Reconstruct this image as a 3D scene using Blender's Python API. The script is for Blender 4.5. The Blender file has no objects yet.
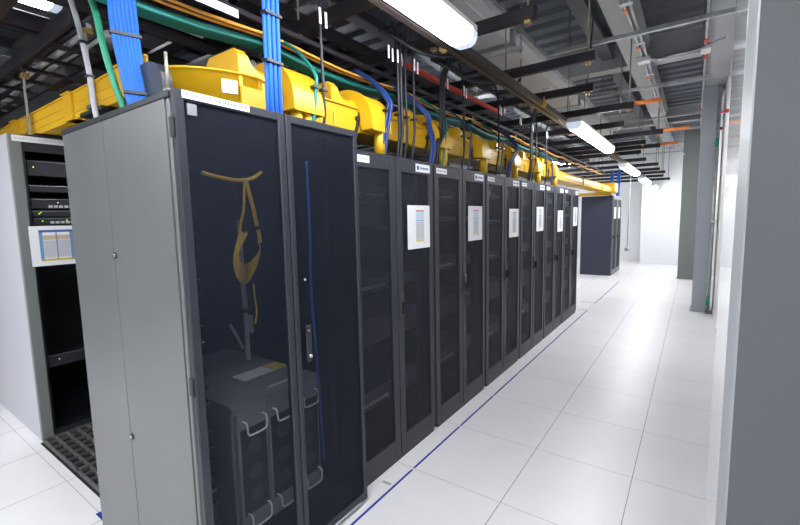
import bpy, bmesh, math, random
from mathutils import Vector, Matrix
random.seed(7)
SC = bpy.context.scene
COL = SC.collection

# ------------------------------------------------------------------ materials
def mat(name, col, rough=0.5, metal=0.0, emit=None, strength=0.0, coat=0.0, bump=0.0, bscale=60, vary=0.0, vscale=3.0, alpha=1.0, spec=0.5):
    m = bpy.data.materials.new(name); m.use_nodes = True
    nt = m.node_tree; b = nt.nodes['Principled BSDF']
    b.inputs['Base Color'].default_value = (*col, 1)
    b.inputs['Roughness'].default_value = rough
    b.inputs['Metallic'].default_value = metal
    b.inputs['Coat Weight'].default_value = coat
    b.inputs['Alpha'].default_value = alpha
    b.inputs['Specular IOR Level'].default_value = spec
    if emit:
        b.inputs['Emission Color'].default_value = (*emit, 1)
        b.inputs['Emission Strength'].default_value = strength
    tc = nt.nodes.new('ShaderNodeTexCoord')
    if vary > 0:
        n = nt.nodes.new('ShaderNodeTexNoise'); n.inputs['Scale'].default_value = vscale; n.inputs['Detail'].default_value = 4
        nt.links.new(tc.outputs['Object'], n.inputs['Vector'])
        r = nt.nodes.new('ShaderNodeValToRGB')
        r.color_ramp.elements[0].position = .3; r.color_ramp.elements[1].position = .7
        r.color_ramp.elements[0].color = (*[c*(1-vary) for c in col], 1)
        r.color_ramp.elements[1].color = (*[min(1, c*(1+vary)) for c in col], 1)
        nt.links.new(n.outputs['Fac'], r.inputs['Fac']); nt.links.new(r.outputs['Color'], b.inputs['Base Color'])
    if bump > 0:
        n2 = nt.nodes.new('ShaderNodeTexNoise'); n2.inputs['Scale'].default_value = bscale
        nt.links.new(tc.outputs['Object'], n2.inputs['Vector'])
        bp = nt.nodes.new('ShaderNodeBump'); bp.inputs['Strength'].default_value = bump; bp.inputs['Distance'].default_value = .002
        nt.links.new(n2.outputs['Fac'], bp.inputs['Height']); nt.links.new(bp.outputs['Normal'], b.inputs['Normal'])
    return m

def mathn(nt, op, a, b=None):
    n = nt.nodes.new('ShaderNodeMath'); n.operation = op
    for i, v in enumerate((a, b)):
        if v is None: continue
        if isinstance(v, (int, float)): n.inputs[i].default_value = v
        else: nt.links.new(v, n.inputs[i])
    return n.outputs[0]

def perforated(name, col, pitch, solid_lo, rough=.55, spec=.2):
    """perforated sheet steel: round holes on a staggered grid, cut through with alpha"""
    m = mat(name, col, rough, 0, bump=.15, bscale=900, spec=spec)
    nt = m.node_tree; b = nt.nodes['Principled BSDF']
    tc = nt.nodes.new('ShaderNodeTexCoord'); sp = nt.nodes.new('ShaderNodeSeparateXYZ')
    nt.links.new(tc.outputs['Object'], sp.inputs[0])
    k = 2*math.pi/pitch
    sy = mathn(nt, 'SINE', mathn(nt, 'MULTIPLY', sp.outputs['Y'], k))
    sz = mathn(nt, 'SINE', mathn(nt, 'MULTIPLY', sp.outputs['Z'], k))
    pr = mathn(nt, 'ADD', mathn(nt, 'MULTIPLY', sy, sz), 0)
    hole = mathn(nt, 'LESS_THAN', pr, solid_lo)       # 1 = steel, 0 = hole
    tr = nt.nodes.new('ShaderNodeBsdfTransparent'); mx = nt.nodes.new('ShaderNodeMixShader')
    nt.links.new(hole, mx.inputs[0]); nt.links.new(tr.outputs[0], mx.inputs[1]); nt.links.new(b.outputs[0], mx.inputs[2])
    nt.links.new(mx.outputs[0], nt.nodes['Material Output'].inputs[0])
    return m

def floor_mat():
    m = mat('floor_tile', (.80, .79, .80), .34, coat=.0, vary=.03, vscale=1.7)
    nt = m.node_tree; b = nt.nodes['Principled BSDF']
    tc = nt.nodes.new('ShaderNodeTexCoord'); sp = nt.nodes.new('ShaderNodeSeparateXYZ')
    nt.links.new(tc.outputs['Object'], sp.inputs[0])
    def seam(out, off, pitch, w):
        f = mathn(nt, 'FRACT', mathn(nt, 'DIVIDE', mathn(nt, 'SUBTRACT', out, off), pitch))
        d = mathn(nt, 'ABSOLUTE', mathn(nt, 'SUBTRACT', f, .5))
        return mathn(nt, 'GREATER_THAN', d, .5 - w/pitch)
    sx = seam(sp.outputs['X'], -.848, .6, .0022)
    sy = seam(sp.outputs['Y'], 2.155, .674, .0014)
    s = mathn(nt, 'MAXIMUM', sx, sy)
    src = b.inputs['Base Color'].links[0].from_socket
    mx = nt.nodes.new('ShaderNodeMixRGB'); mx.inputs['Color2'].default_value = (.16, .16, .17, 1)
    nt.links.new(mathn(nt, 'MULTIPLY', s, .85), mx.inputs['Fac']); nt.links.new(src, mx.inputs['Color1'])
    nt.links.new(mx.outputs[0], b.inputs['Base Color'])
    return m

M = {}
M['floor'] = floor_mat()
M['wall'] = mat('white_wall_paint', (.84, .85, .86), .6, bump=.1, bscale=200)
M['wall_dark'] = mat('dark_grey_wall_paint', (.07, .072, .078), .6)
M['wall_gloss'] = mat('glossy_white_panel', (.68, .69, .71), .12, coat=.4)
M['deck'] = mat('galvanised_deck', (.15, .165, .19), .5, .3, vary=.15)
M['soffit'] = mat('grey_soffit', (.34, .35, .36), .6)
M['rack'] = mat('black_rack_paint', (.020, .023, .030), .42, .1, bump=.2, bscale=500)
M['rack_frame'] = mat('charcoal_door_frame', (.025, .028, .038), .46, .1, bump=.2, bscale=500)
M['rack_side'] = mat('grey_side_panel', (.17, .175, .175), .38, .35, bump=.25, bscale=600, vary=.05)
M['rack_navy'] = mat('navy_side_panel', (.035, .04, .065), .4, .1)
M['rack_light'] = mat('pale_grey_side_panel', (.50, .50, .54), .45, .1)
M['mesh_front'] = perforated('fine_perforated_steel', (.012, .016, .028), .0050, -.12, .5)
M['mesh_row'] = perforated('perforated_steel', (.019, .023, .033), .0085, .02, .5)
M['gap'] = mat('black_rubber', (.006, .006, .008), .8)
M['black'] = mat('black_plastic', (.012, .013, .016), .45)
M['strut'] = mat('black_strut_steel', (.022, .019, .024), .5, .3)
M['rail'] = mat('bronze_strut_steel', (.075, .062, .066), .4, .6)
M['galv'] = mat('galvanised_steel', (.50, .52, .54), .38, .7, vary=.15, vscale=12)
M['steel'] = mat('bright_steel', (.62, .63, .65), .25, .9)
M['brass'] = mat('zinc_yellow_steel', (.60, .42, .16), .35, .8)
M['rod'] = mat('dull_threaded_rod', (.30, .27, .22), .5, .7)
M['yellow'] = mat('yellow_duct_plastic', (.64, .37, .008), .42, coat=.04, vary=.06, vscale=5)
M['yfibre'] = mat('yellow_fibre_jacket', (.95, .60, .02), .45)
M['orange'] = mat('orange_cable_jacket', (.78, .38, .06), .5)
M['orange_s'] = mat('orange_sleeve', (.85, .22, .03), .5)
M['teal'] = mat('teal_cable_jacket', (.012, .19, .17), .5)
M['green'] = mat('green_cable_jacket', (.03, .30, .17), .5)
M['blue'] = mat('blue_cable_jacket', (.02, .12, .48), .6, spec=.25)
M['navyc'] = mat('dark_blue_cable_jacket', (.012, .04, .18), .5)
M['cable'] = mat('black_cable_jacket', (.012, .014, .02), .5)
M['greyc'] = mat('grey_conduit', (.42, .43, .46), .45)
M['white'] = mat('white_label', (.86, .86, .88), .5)
M['paper'] = mat('white_paper', (.90, .90, .92), .5)
M['ink'] = mat('grey_ink', (.16, .16, .18), .6)
M['ink_blue'] = mat('blue_ink', (.04, .12, .36), .6)
M['t_orange'] = mat('print_orange', (.62, .22, .08), .6)
M['t_blue'] = mat('print_blue', (.18, .33, .55), .6)
M['t_grey'] = mat('print_grey', (.55, .56, .60), .6)
M['t_pale'] = mat('print_pale_blue', (.62, .70, .82), .6)
M['t_tan'] = mat('print_tan', (.62, .48, .36), .6)
M['t_yellow'] = mat('print_yellow', (.72, .62, .12), .6)
M['t_stripe'] = mat('print_blue_frame', (.05, .14, .36), .6)
M['tape'] = mat('blue_tape', (.012, .03, .30), .5)
M['fan'] = mat('dark_fan', (.06, .063, .07), .5)
M['handle'] = mat('grey_handle_plate', (.05, .053, .06), .35, .3)
M['stain'] = mat('worn_grey_tape', (.42, .40, .36), .6)
M['equip'] = mat('grey_equipment_case', (.24, .25, .28), .4, .2)
M['equip_top'] = mat('grey_case_top', (.20, .21, .235), .5, .1)
M['equip_dk'] = mat('dark_equipment_case', (.03, .032, .04), .4, .2)
M['grate'] = mat('dark_grating_steel', (.13, .13, .125), .5, .3)
M['grate_shade'] = mat('underfloor_shade_black', (.01, .011, .012), .8)  # near-black colour standing in for shade under the grating
M['col_lt'] = mat('blue_grey_column_paint', (.33, .36, .40), .42, coat=.1)
M['col_dk'] = mat('green_grey_column_paint', (.17, .185, .18), .5)
M['col_near'] = mat('dark_grey_cladding', (.085, .095, .10), .5, bump=.15, bscale=300)
M['trim_lt'] = mat('pale_grey_trim', (.33, .345, .37), .45)
M['beam'] = mat('pale_beam_paint', (.36, .37, .38), .5)
M['duct'] = mat('white_busway_paint', (.62, .62, .62), .45)
M['red'] = mat('red_clamp_paint', (.50, .04, .02), .5)
M['brown'] = mat('dull_brown_tray', (.16, .10, .075), .6)
M['lamp'] = mat('lit_diffuser', (1, 1, 1), .4, emit=(.95, .97, 1.0), strength=34)
M['lampend'] = mat('frosted_end_cap', (.75, .80, .90), .25, emit=(.7, .8, 1.0), strength=.5)
M['led_g'] = mat('green_led', (.1, .5, .02), .4, emit=(.35, 1, .02), strength=3)
M['led_w'] = mat('white_led', (.8, .8, .8), .4, emit=(.8, .9, 1), strength=1.5)

# ------------------------------------------------------------------ mesh builder
class MB:
    def __init__(s): s.bm = bmesh.new()
    def box(s, x0, x1, y0, y1, z0, z1, bev=0.0, mi=0, seg=1):
        r = bmesh.ops.create_cube(s.bm, size=1)
        vs = r['verts']
        for v in vs:
            v.co = Vector(((x0+x1)/2 + v.co.x*abs(x1-x0), (y0+y1)/2 + v.co.y*abs(y1-y0), (z0+z1)/2 + v.co.z*abs(z1-z0)))
        fs = set(f for v in vs for f in v.link_faces)
        for f in fs: f.material_index = mi
        if bev > 0:
            es = list(set(e for v in vs for e in v.link_edges))
            bmesh.ops.bevel(s.bm, geom=es, offset=bev, segments=seg, affect='EDGES', profile=.5)
        return s
    def prism(s, prof, axis, a, b, mi=0, smooth=False):
        """closed 2-D outline extruded along an axis; outline is (x,z) for y, (y,z) for x, (x,y) for z"""
        def P(p, t):
            if axis == 'y': return (p[0], t, p[1])
            if axis == 'x': return (t, p[0], p[1])
            return (p[0], p[1], t)
        A = [s.bm.verts.new(P(p, a)) for p in prof]; B = [s.bm.verts.new(P(p, b)) for p in prof]
        n = len(prof); fs = []
        for i in range(n):
            f = s.bm.faces.new((A[i], A[(i+1) % n], B[(i+1) % n], B[i])); f.smooth = smooth; fs.append(f)
        fs.append(s.bm.faces.new(A)); fs.append(s.bm.faces.new(B[::-1]))
        for f in fs: f.material_index = mi
        bmesh.ops.recalc_face_normals(s.bm, faces=fs)
        return s
    def loft(s, rings, closed=True, smooth=False, mi=0):
        R = [[s.bm.verts.new(p) for p in r] for r in rings]; fs = []
        n = len(R[0])
        for a, b in zip(R, R[1:]):
            for i in range(n if closed else n-1):
                f = s.bm.faces.new((a[i], a[(i+1) % n], b[(i+1) % n], b[i])); f.smooth = smooth; fs.append(f)
        if closed:
            fs.append(s.bm.faces.new(R[0])); fs.append(s.bm.faces.new(R[-1][::-1]))
        for f in fs: f.material_index = mi
        bmesh.ops.recalc_face_normals(s.bm, faces=fs)
        return s
    def tube(s, pts, r, seg=8, mi=0, rs=None):
        pts = [Vector(p) for p in pts]; rings = []
        up = None
        for i, p in enumerate(pts):
            t = (pts[min(i+1, len(pts)-1)] - pts[max(i-1, 0)]).normalized()
            if up is None:
                up = Vector((0, 0, 1)) if abs(t.z) < .9 else Vector((1, 0, 0))
            u = (up - t*up.dot(t)).normalized(); w = t.cross(u); up = u
            rr = rs[i] if rs else r
            rings.append([p + u*(rr*math.cos(a)) + w*(rr*math.sin(a)) for a in [2*math.pi*k/seg for k in range(seg)]])
        return s.loft(rings, True, True, mi)
    def ball(s, c, r, mi=0, sc=(1, 1, 1)):
        q = bmesh.ops.create_uvsphere(s.bm, u_segments=16, v_segments=10, radius=r)
        for v in q['verts']:
            v.co = Vector((c[0]+v.co.x*sc[0], c[1]+v.co.y*sc[1], c[2]+v.co.z*sc[2]))
            for f in v.link_faces: f.smooth = True; f.material_index = mi
        return s
    def build(s, name, m, parent=None):
        me = bpy.data.meshes.new(name); s.bm.to_mesh(me); s.bm.free()
        for x in (m if isinstance(m, (list, tuple)) else [m]): me.materials.append(M[x] if isinstance(x, str) else x)
        o = bpy.data.objects.new(name, me); COL.objects.link(o)
        if parent is not None: o.parent = parent
        return o

def tag(o, label=None, cat=None, group=None, kind=None):
    if label: o['label'] = label
    if cat: o['category'] = cat
    if group: o['group'] = group
    if kind: o['kind'] = kind
    return o
def thing(name, label, cat, loc=(0, 0, 0), group=None, rz=0):
    o = bpy.data.objects.new(name, None); COL.objects.link(o); o.empty_display_size = .1
    o.location = loc; o.rotation_euler.z = rz
    return tag(o, label, cat, group)
def kids(o): return [c for c in COL.objects if c.parent == o]
def dup(root, loc, label, group=None):
    def cp(o, par):
        c = o.copy(); COL.objects.link(c)
        if par is not None: c.parent = par
        for ch in kids(o): cp(ch, c)
        return c
    r = cp(root, None); r.location = loc; r['label'] = label
    if group: r['group'] = group
    return r
def spline(pts, n=8):
    """Catmull-Rom through the points"""
    P = [Vector(p) for p in pts]; out = []
    for i in range(len(P)-1):
        p0, p1, p2, p3 = P[max(i-1, 0)], P[i], P[i+1], P[min(i+2, len(P)-1)]
        for k in range(n):
            t = k/n
            out.append(.5*((2*p1) + (-p0+p2)*t + (2*p0-5*p1+4*p2-p3)*t*t + (-p0+3*p1-3*p2+p3)*t**3))
    out.append(P[-1]); return out
def struct(name, mb, m): return tag(mb.build(name, m), kind='structure')
ORD = ['first', 'second', 'third', 'fourth', 'fifth', 'sixth', 'seventh', 'eighth', 'ninth', 'tenth', 'eleventh', 'twelfth', 'thirteenth', 'fourteenth', 'fifteenth', 'sixteenth']

# ------------------------------------------------------------------ room shell
XW = .31                                         # right wall
YB = 15.65                                       # back wall
XL = -9.0; YF = -3.2; ZC = 4.15
struct('floor', MB().box(XL, 1.3, YF, 17.2, -.05, 0), 'floor')
struct('wall_right', MB().box(XW, XW+.15, 2.3, YB, 0, ZC), 'wall')
struct('wall_right_near', MB().box(1.25, 1.4, YF, 2.3, 0, ZC), 'wall')
struct('wall_back', MB().box(-1.42, XW+.15, YB, YB+1.4, 0, ZC), 'wall')
struct('wall_back_recess', MB().box(XL, -1.42, YB+1.0, YB+1.2, 0, ZC), 'wall')
struct('wall_left', MB().box(XL-.15, XL, YF, 17.2, 0, ZC), 'wall_dark')
struct('wall_front', MB().box(XL, 1.3, YF-.15, YF, 0, ZC), 'wall')
# corrugated deck, ribs along X
prof = []
y = YF
while y < 17.0:
    prof += [(y, ZC), (y+.17, ZC), (y+.20, ZC+.06), (y+.31, ZC+.06)]; y += .34
prof += [(y, ZC), (y, ZC+.14), (YF, ZC+.14)]
struct('ceiling', MB().prism(prof, 'x', XL, 1.3), 'deck')
struct('trim_1', MB().box(.04, XW, 2.6, 10.2, 3.62, 3.74), 'soffit')      # soffit along the right wall
struct('baseboard_right', MB().box(XW-.008, XW, 2.45, YB, 0.0, .09), 'wall')
struct('trim_2', MB().box(XW-.004, XW, 7.9, 8.0, .16, .165), 'ink')
# flat near-black sheet on the floor, painting the shade below the grating
struct('grate_shade_sheet', MB().box(-3.99, -2.58, .86, 4.5, .0005, .003), 'grate_shade')

# ------------------------------------------------------------------ floor grating
gbm = None
def grate(x0, y0, w, l):
    m = MB()
    m.box(x0, x0+.012, y0, y0+l, .004, .03); m.box(x0+w-.012, x0+w, y0, y0+l, .004, .03)
    m.box(x0, x0+w, y0, y0+.012, .004, .03); m.box(x0, x0+w, y0+l-.012, y0+l, .004, .03)
    n = 7
    for i in range(1, n): 
        x = x0+w*i/n; m.box(x-.006, x+.006, y0+.012, y0+l-.012, .008, .028)
    n = 9
    for i in range(1, n):
        yy = y0+l*i/n; m.box(x0+.012, x0+w-.012, yy-.008, yy+.008, .006, .026)
    return m
k = 0
for j in range(3):
    for i in range(2):
        o = grate(-3.985+i*.70, .875+j*.66, .695, .655).build('floor_grate', 'grate')
        tag(o, 'dark floor grate, %s from the white floor, nearer the %s' % (ORD[j], ['pale rack', 'grey cabinet'][i]), 'floor grate', 'floor grates between the rack rows')

# ------------------------------------------------------------------ tapes on the floor
def tape(x0, x1, y0, y1, label, z=.0012, m='tape'):
    tag(MB().box(x0, x1, y0, y1, 0.0002, z).build('floor_tape', m), label, 'tape', 'tape lines on the floor')
ys = [.9, 1.47, 2.15, 2.825, 3.5, 4.17, 4.85, 5.52, 6.2, 6.87, 7.62]
for i, (a, b) in enumerate(zip(ys, ys[1:])):
    tape(-1.455, -1.440, a+.012, b-.012, 'blue tape strip along the black cabinet row, %s from the camera' % ORD[i])
tape(-1.60, -1.44, 7.63, 7.645, 'short blue tape crossing at the far end of the near cabinet row')
tape(-1.70, -1.435, 8.33, 8.345, 'short dark tape crossing at the near end of the far tape line')
tape(-1.45, -1.435, 8.35, 11.2, 'long dark tape line running toward the far navy cabinet')
tape(-2.73, -2.50, .79, .815, 'blue tape on the floor at the foot of the grey side panel')
tape(-5.36, -5.16, .93, .95, 'blue tape on the floor beside the pale grey side panel')
tape(-1.535, -1.475, 1.925, 1.945, 'worn grey tape patch on the floor beside the first cabinet', m='stain')

# ------------------------------------------------------------------ cabinets
W = .9417
def handle(parent, y, z, h=.15, dot=True):
    p = MB().box(-.001, .010, y-.022, y+.022, z-h/2, z+h/2, .004).build('handle', 'handle', parent)
    MB().box(.010, .032, y-.010, y+.010, z-h*.36, z+h*.12, .006, seg=2).build('lever', 'gap', p)
    if dot: MB().tube([(.008, y+.004, z-h*.30), (.020, y+.004, z-h*.30)], .008, 10).build('lock_cylinder', 'steel', p)
    return p

def door(root, y0, y1, z0, z1, fw, mesh, fm='rack_frame', t=.028, top=.09, bot=.11):
    m = MB()
    m.box(-t, 0, y0, y0+fw, z0, z1, .004); m.box(-t, 0, y1-fw, y1, z0, z1, .004)
    m.box(-t, -.0005, y0+fw-.004, y1-fw+.004, z1-top, z1-.0005, .003); m.box(-t, -.0005, y0+fw-.004, y1-fw+.004, z0+.0005, z0+bot, .003)
    d = m.build('door', fm, root)
    p = MB().box(-.012, -.008, y0+fw, y1-fw, z0+bot, z1-top).build('mesh_panel', mesh, d)
    return d

def carcass(root, depth, w, h, sidem='rack', t=.02, x1=-.032):
    MB().box(-depth, x1, .002, t, .0, h-.02).build('side_panel', sidem, root)
    MB().box(-depth, x1, w-t, w-.002, .0, h-.02).build('side_panel', sidem, root)
    MB().box(-depth, -depth+t, t, w-t, .03, h-.02).build('back_panel', 'rack', root)
    MB().box(-depth, x1, 0, w, h-.02, h).build('top_panel', 'rack', root)
    MB().box(-depth+t, x1, t, w-t, 0, .05).build('base', 'rack', root)
    for yy in (.05, w-.09):
        MB().box(-.16, -.11, yy, yy+.04, .05, h-.02).build('mounting_rail', 'rack', root)

def logo_label(door_o, y0, y1, z0, z1, x=.001, blue=True):
    l = MB().box(-.0005, x, y0, y1, z0, z1).build('label', 'white', door_o)
    w = y1-y0; hh = z1-z0
    if blue:
        MB().prism([(y0+w*.16+hh*.28*math.cos(a*math.pi/8), (z0+z1)/2+hh*.28*math.sin(a*math.pi/8)) for a in range(16)], 'x', x, x+.0006).build('emblem', 'ink_blue', l)
        m = MB(); yy = y0+w*.32
        while yy < y1-w*.1:
            m.box(x, x+.0006, yy, yy+w*.055, z0+hh*.36, z0+hh*.64); yy += w*.085
        m.build('lettering', 'ink_blue', l)
    else:
        m = MB(); yy = y0+w*.1
        while yy < y1-w*.1:
            m.box(x, x+.0006, yy, yy+w*.045*random.uniform(.5, 1.2), z0+hh*.35, z0+hh*.62); yy += w*.085
        m.build('lettering', 'ink', l)
    return l

H = 2.05
def row_cabinet(loc, label):
    r = thing('server_cabinet', label, 'server cabinet', loc, 'black cabinets in the row')
    carcass(r, 1.0, W, H)
    dA = door(r, .012, .462, .03, H-.012, .062, 'mesh_row', bot=.13)
    logo_label(dA, .04, .20, H-.075, H-.035, blue=False)
    dB = door(r, .470, .930, .03, H-.012, .062, 'mesh_row', bot=.13)
    logo_label(dB, .70, .885, H-.085, H-.03)
    handle(dB, .502, 1.075, .17)
    MB().box(-.03, -.012, .462, .470, .03, H-.02).build('door_gap', 'gap', r)
    MB().box(-.06, -.004, .032, .908, .0, .03).build('plinth', 'rack', r)
    return r
Y0 = 1.741
where = ['directly beside the taller grey-sided cabinet', 'second of the row after the taller cabinet', 'third of the row after the taller cabinet', 'fourth of the row after the taller cabinet', 'fifth of the row after the taller cabinet', 'last of the row, before the far gap']
cab = row_cabinet((-1.579, Y0, 0), 'black double door mesh cabinet, ' + where[0])
for k in range(1, 6):
    dup(cab, (-1.579, Y0+W*k, 0), 'black double door mesh cabinet, ' + where[k])

# equipment mounted in the row cabinets (dim behind the mesh)
proto = None
n = 0
for k in range(6):
    for (z, hh, kind) in ((1.80, .09, 0), (1.60, .045, 1), (1.18, .09, 0), (.80, .18, 1), (.42, .13, 0)):
        z += random.uniform(-.04, .04)
        nm = 'network_switch' if kind == 0 else 'rack_server'
        r = thing(nm, 'dim grey %s behind mesh in %s cabinet of the row, %s from top' % (nm.replace('_', ' '), ORD[k], ORD[[1.80, 1.60, 1.18, .80, .42].index(min([1.80, 1.60, 1.18, .80, .42], key=lambda q: abs(q-z)))]), 'switch' if kind == 0 else 'server', (-1.579-.12, Y0+W*k+.095, z), 'equipment inside the cabinet row')
        MB().box(-.55, -.004, 0, W-.19, 0, hh, .003).build('case', 'equip_dk', r)
        MB().box(-.004, .006, -.02, W-.17, .002, hh-.002, .002).build('faceplate', 'equip', r)
        if kind == 0:
            c = MB(); yy = .03
            for q in range(8):
                yy = .03 + q*.045
                c.box(.006, .02, yy, yy+.028, hh*.3, hh*.3+.018)
            c.build('plug_strip', 'white', r)['kind'] = 'stuff'
        else:
            MB().box(.006, .009, .02, .18, hh-.012, hh-.006).build('trim_strip', 'steel', r)

# printed sheets on the B doors
def sheet(loc, w, h, label):
    r = thing('paper_sheet', label, 'paper sheet', loc, 'printed sheets on the cabinet doors')
    MB().box(.0005, .0025, 0, w, 0, h).build('paper', 'paper', r)
    a, b = w*.36, w*.72
    t = MB()
    t.box(.0025, .003, a, b, h*.86, h*.89, mi=0)
    t.box(.0025, .003, a, b, h*.66, h*.86, mi=1)
    t.box(.0025, .003, a, b, h*.63, h*.655, mi=2)
    t.box(.0025, .003, a, b, h*.585, h*.605, mi=2)
    t.box(.0025, .003, a, (a+b)/2-.002, h*.20, h*.575, mi=3); t.box(.0025, .003, (a+b)/2+.002, b, h*.20, h*.575, mi=3)
    t.box(.0025, .003, a, b, h*.16, h*.195, mi=4)
    t.build('printed_table', ['t_orange', 't_pale', 't_blue', 't_grey', 't_yellow'], r)
    return r
s0 = sheet((-1.579, Y0+.588, 1.435), .285, .30, 'printed sheet with small colour table on the cabinet door nearest the tall cabinet')
for k in range(1, 6):
    dup(s0, (-1.579, Y0+W*k+.588-.02*(k % 2), 1.435+.006*k*(1 if k % 2 else -1)), 'printed sheet taped on the %s cabinet door along the row' % ORD[k])

# --- the front, taller cabinet
FX, FY, FW, FH, FD = -1.493, .772, .969, 2.118, 1.081
r = thing('equipment_cabinet', 'tall black mesh front cabinet with grey side panel at the row head', 'server cabinet', (FX, FY, 0))
# left side: two grey panels with a seam, corner post
MB().box(-FD, -.607, 0, .02, .01, FH-.03, .0008).build('side_panel', 'rack_side', r)
sp = MB().box(-.602, -.062, 0, .02, .01, FH-.03, .0008).build('side_panel', 'rack_side', r)
for z in (1.512, .672):
    l = MB().tube([(-.586, -.006, z), (-.586, .004, z)], .015, 16).build('lock', 'black', sp)
    MB().tube([(-.586, -.009, z), (-.586, -.005, z)], .008, 12).build('lock_cylinder', 'steel', l)
MB().box(-.056, -.036, .002, .03, .01, FH-.03, .004).build('corner_post', 'rack_side', r)
MB().box(-.062, -.030, .022, .03, .01, FH-.03).build('rubber_seal', 'gap', r)
MB().box(-FD, -.030, FW-.02, FW-.001, .0, FH-.03).build('side_panel', 'rack', r)
MB().box(-FD, -FD+.02, .022, FW-.02, .0, FH-.03).build('back_panel', 'rack', r)
MB().box(-FD-.004, -.03, -.004, FW, FH-.03, FH-.004, .004).build('top_panel', 'rack', r)
MB().box(-FD+.02, -.04, .03, FW-.02, 0, .05).build('base', 'rack', r)
for yy in (.055, FW-.1):
    MB().box(-.22, -.17, yy, yy+.035, .05, FH-.03).build('mounting_rail', 'rack', r)
# cable manager fingers at the left mounting rail
fm = MB()
fm.box(-.17, -.16, .06, .10, .3, 1.95)
fmo = fm.build('cable_manager', 'equip_dk', r)
for q in range(24):
    z = .42+q*.062
    MB().box(-.16, -.07, .062, .098, z, z+.016, .003).build('finger', 'equip_dk', fmo)
# doors
d1 = door(r, .004, .484, .02, FH-.002, .036, 'mesh_front', top=.035, bot=.05)
d2 = door(r, .490, .966, .02, FH-.002, .030, 'mesh_front', top=.035, bot=.05)
for z in (1.95, 1.0, .15):
    MB().box(-.030, -.004, -.006, .004, z, z+.07, .003).build('hinge', 'black', d1)
l = MB().box(-.0005, .002, .032, .305, FH-.030, FH-.004).build('label', 'white', d1)
m = MB(); q = .045
while q < .29:
    if random.random() < .75: m.box(.002, .0026, q, q+.008*random.uniform(.5, 1.1), FH-.021, FH-.012)
    q += .0125
m.build('lettering', 'ink', l)
MB().box(-.006, -.003, .05, .085, FH-.085, FH-.045).build('catch_plate', 'equip', d1)
hp = MB().box(-.001, .010, .545, .578, .97, 1.15, .004).build('handle', 'equip_dk', d2)
MB().tube([(.008, .562, 1.0), (.018, .562, 1.0)], .009, 12).build('lock_cylinder', 'steel', hp)
MB().tube([(.008, .558, 1.125), (.014, .558, 1.125)], .004, 8).build('screw', 'steel', hp)
MB().box(-.002, .003, .60, .9, .024, .040).build('kick_trim', 'steel', d2)
MB().tube([(-.002, .557, 1.37), (.004, .557, 1.37)], .006, 10).build('door_button', 'steel', d2)
MB().box(-.03, -.012, .484, .490, .02, FH-.004).build('door_gap', 'gap', r)

# chassis inside: three tall fan modules with U handles
r = thing('power_chassis', 'grey chassis with three tall fan modules on the floor of the tall cabinet', 'power unit', (-1.575, .985, .25))
MB().box(-.82, -.03, -.01, .485, 0, .60, .004).build('case', 'equip_top', r)
MB().box(-.03, -.012, -.015, .49, .555, .60, .003).build('top_bezel', 'equip', r)
MB().box(-.345, -.235, .205, .385, .600, .6015).build('label', ['white'], r)
MB().box(-.345, -.235, .388, .478, .600, .6015).build('warning_label', ['t_yellow'], r)
MB().box(-.08, -.06, .22, .42, .600, .602).build('serial_strip', 't_grey', r)
for i in range(3):
    y0 = i*.160
    mo = MB().box(-.03, 0, y0, y0+.154, 0.0, .57, .004).build('fan_module', 'equip', r)
    MB().box(0, .002, y0+.012, y0+.142, .09, .49).build('grille', 'equip_dk', mo)
    for z in (.17, .28, .40):
        MB().tube([(.002, y0+.077, z), (.005, y0+.077, z)], .036, 20).build('fan', 'fan', mo)
    for z0, sgn in ((.53, -1), (.10, -1)):
        MB().tube(spline([(0, y0+.025, z0), (.03, y0+.026, z0-.004), (.034, y0+.03, z0-.05), (.034, y0+.05, z0-.06), (.034, y0+.104, z0-.06), (.034, y0+.124, z0-.05), (.03, y0+.128, z0-.004), (0, y0+.129, z0)], 4), .0042, 6).build('handle', 'white', mo)

# fibre coil, conduit, cable in the tall cabinet
r = thing('fibre_coil', 'hank of yellow fibre hanging behind the mesh door of the tall cabinet', 'cable', (-1.60, 1.09, 1.47))
for q in range(8):
    f = q/7
    dpt = -.09+.085*f
    MB().tube(spline([(.002*q, -.018+.004*q, .135-.006*(q % 3)), (.002*q, -.046+.012*f, .06), (.002*q, -.056+.016*f, .0+.03*f), (.002*q, -.040+.012*f, dpt*.72), (.003*q, .0, dpt), (.002*q, .050-.012*f, dpt*.55+.02), (.002*q, .076-.006*f, .035+.02*f), (.002*q, .082-.003*q, .085)], 6), .0027, 6).build('fibre_loop', 'yfibre', r)
MB().tube(spline([(0, -.018, .12), (0, -.012, .17), (.01, .0, .23), (.0, .015, .30), (0, .02, .36)], 5), .006, 6).build('fibre_tail', 'yfibre', r)
MB().tube(spline([(.0, .080, .075), (0, .078, .12), (0, .068, .17), (.01, .045, .25), (.0, .025, .36)], 5), .0085, 6).build('fibre_tail', 'yfibre', r)
MB().tube(spline([(.0, .035, -.1), (0, .037, -.16), (.01, .036, -.22), (.0, .032, -.28)], 5), .0035, 6).build('fibre_tail', 'yfibre', r)
for z in (.15, .075):
    MB().box(-.014, .014, .062, .092, z-.008, z+.008).build('strap', 'black', r)
tag(MB().tube(spline([(-1.60, .92, 1.845), (-1.60, 1.00, 1.83), (-1.60, 1.08, 1.825), (-1.60, 1.15, 1.838), (-1.61, 1.205, 1.868)], 6), .008, 8).build('fibre_cable', 'yfibre'), 'sagging yellow fibre cable near the top inside the tall cabinet', 'cable')
r = thing('grey_conduit', 'grey corrugated conduit standing behind the yellow hank in the tall cabinet', 'conduit', (-2.05, 1.378, .86))
MB().tube(spline([(0, .0, 0), (0, .0, .25), (0, -.005, .5), (0.0, -.01, .80)], 5), .014, 10).build('tube', 'greyc', r)
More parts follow.
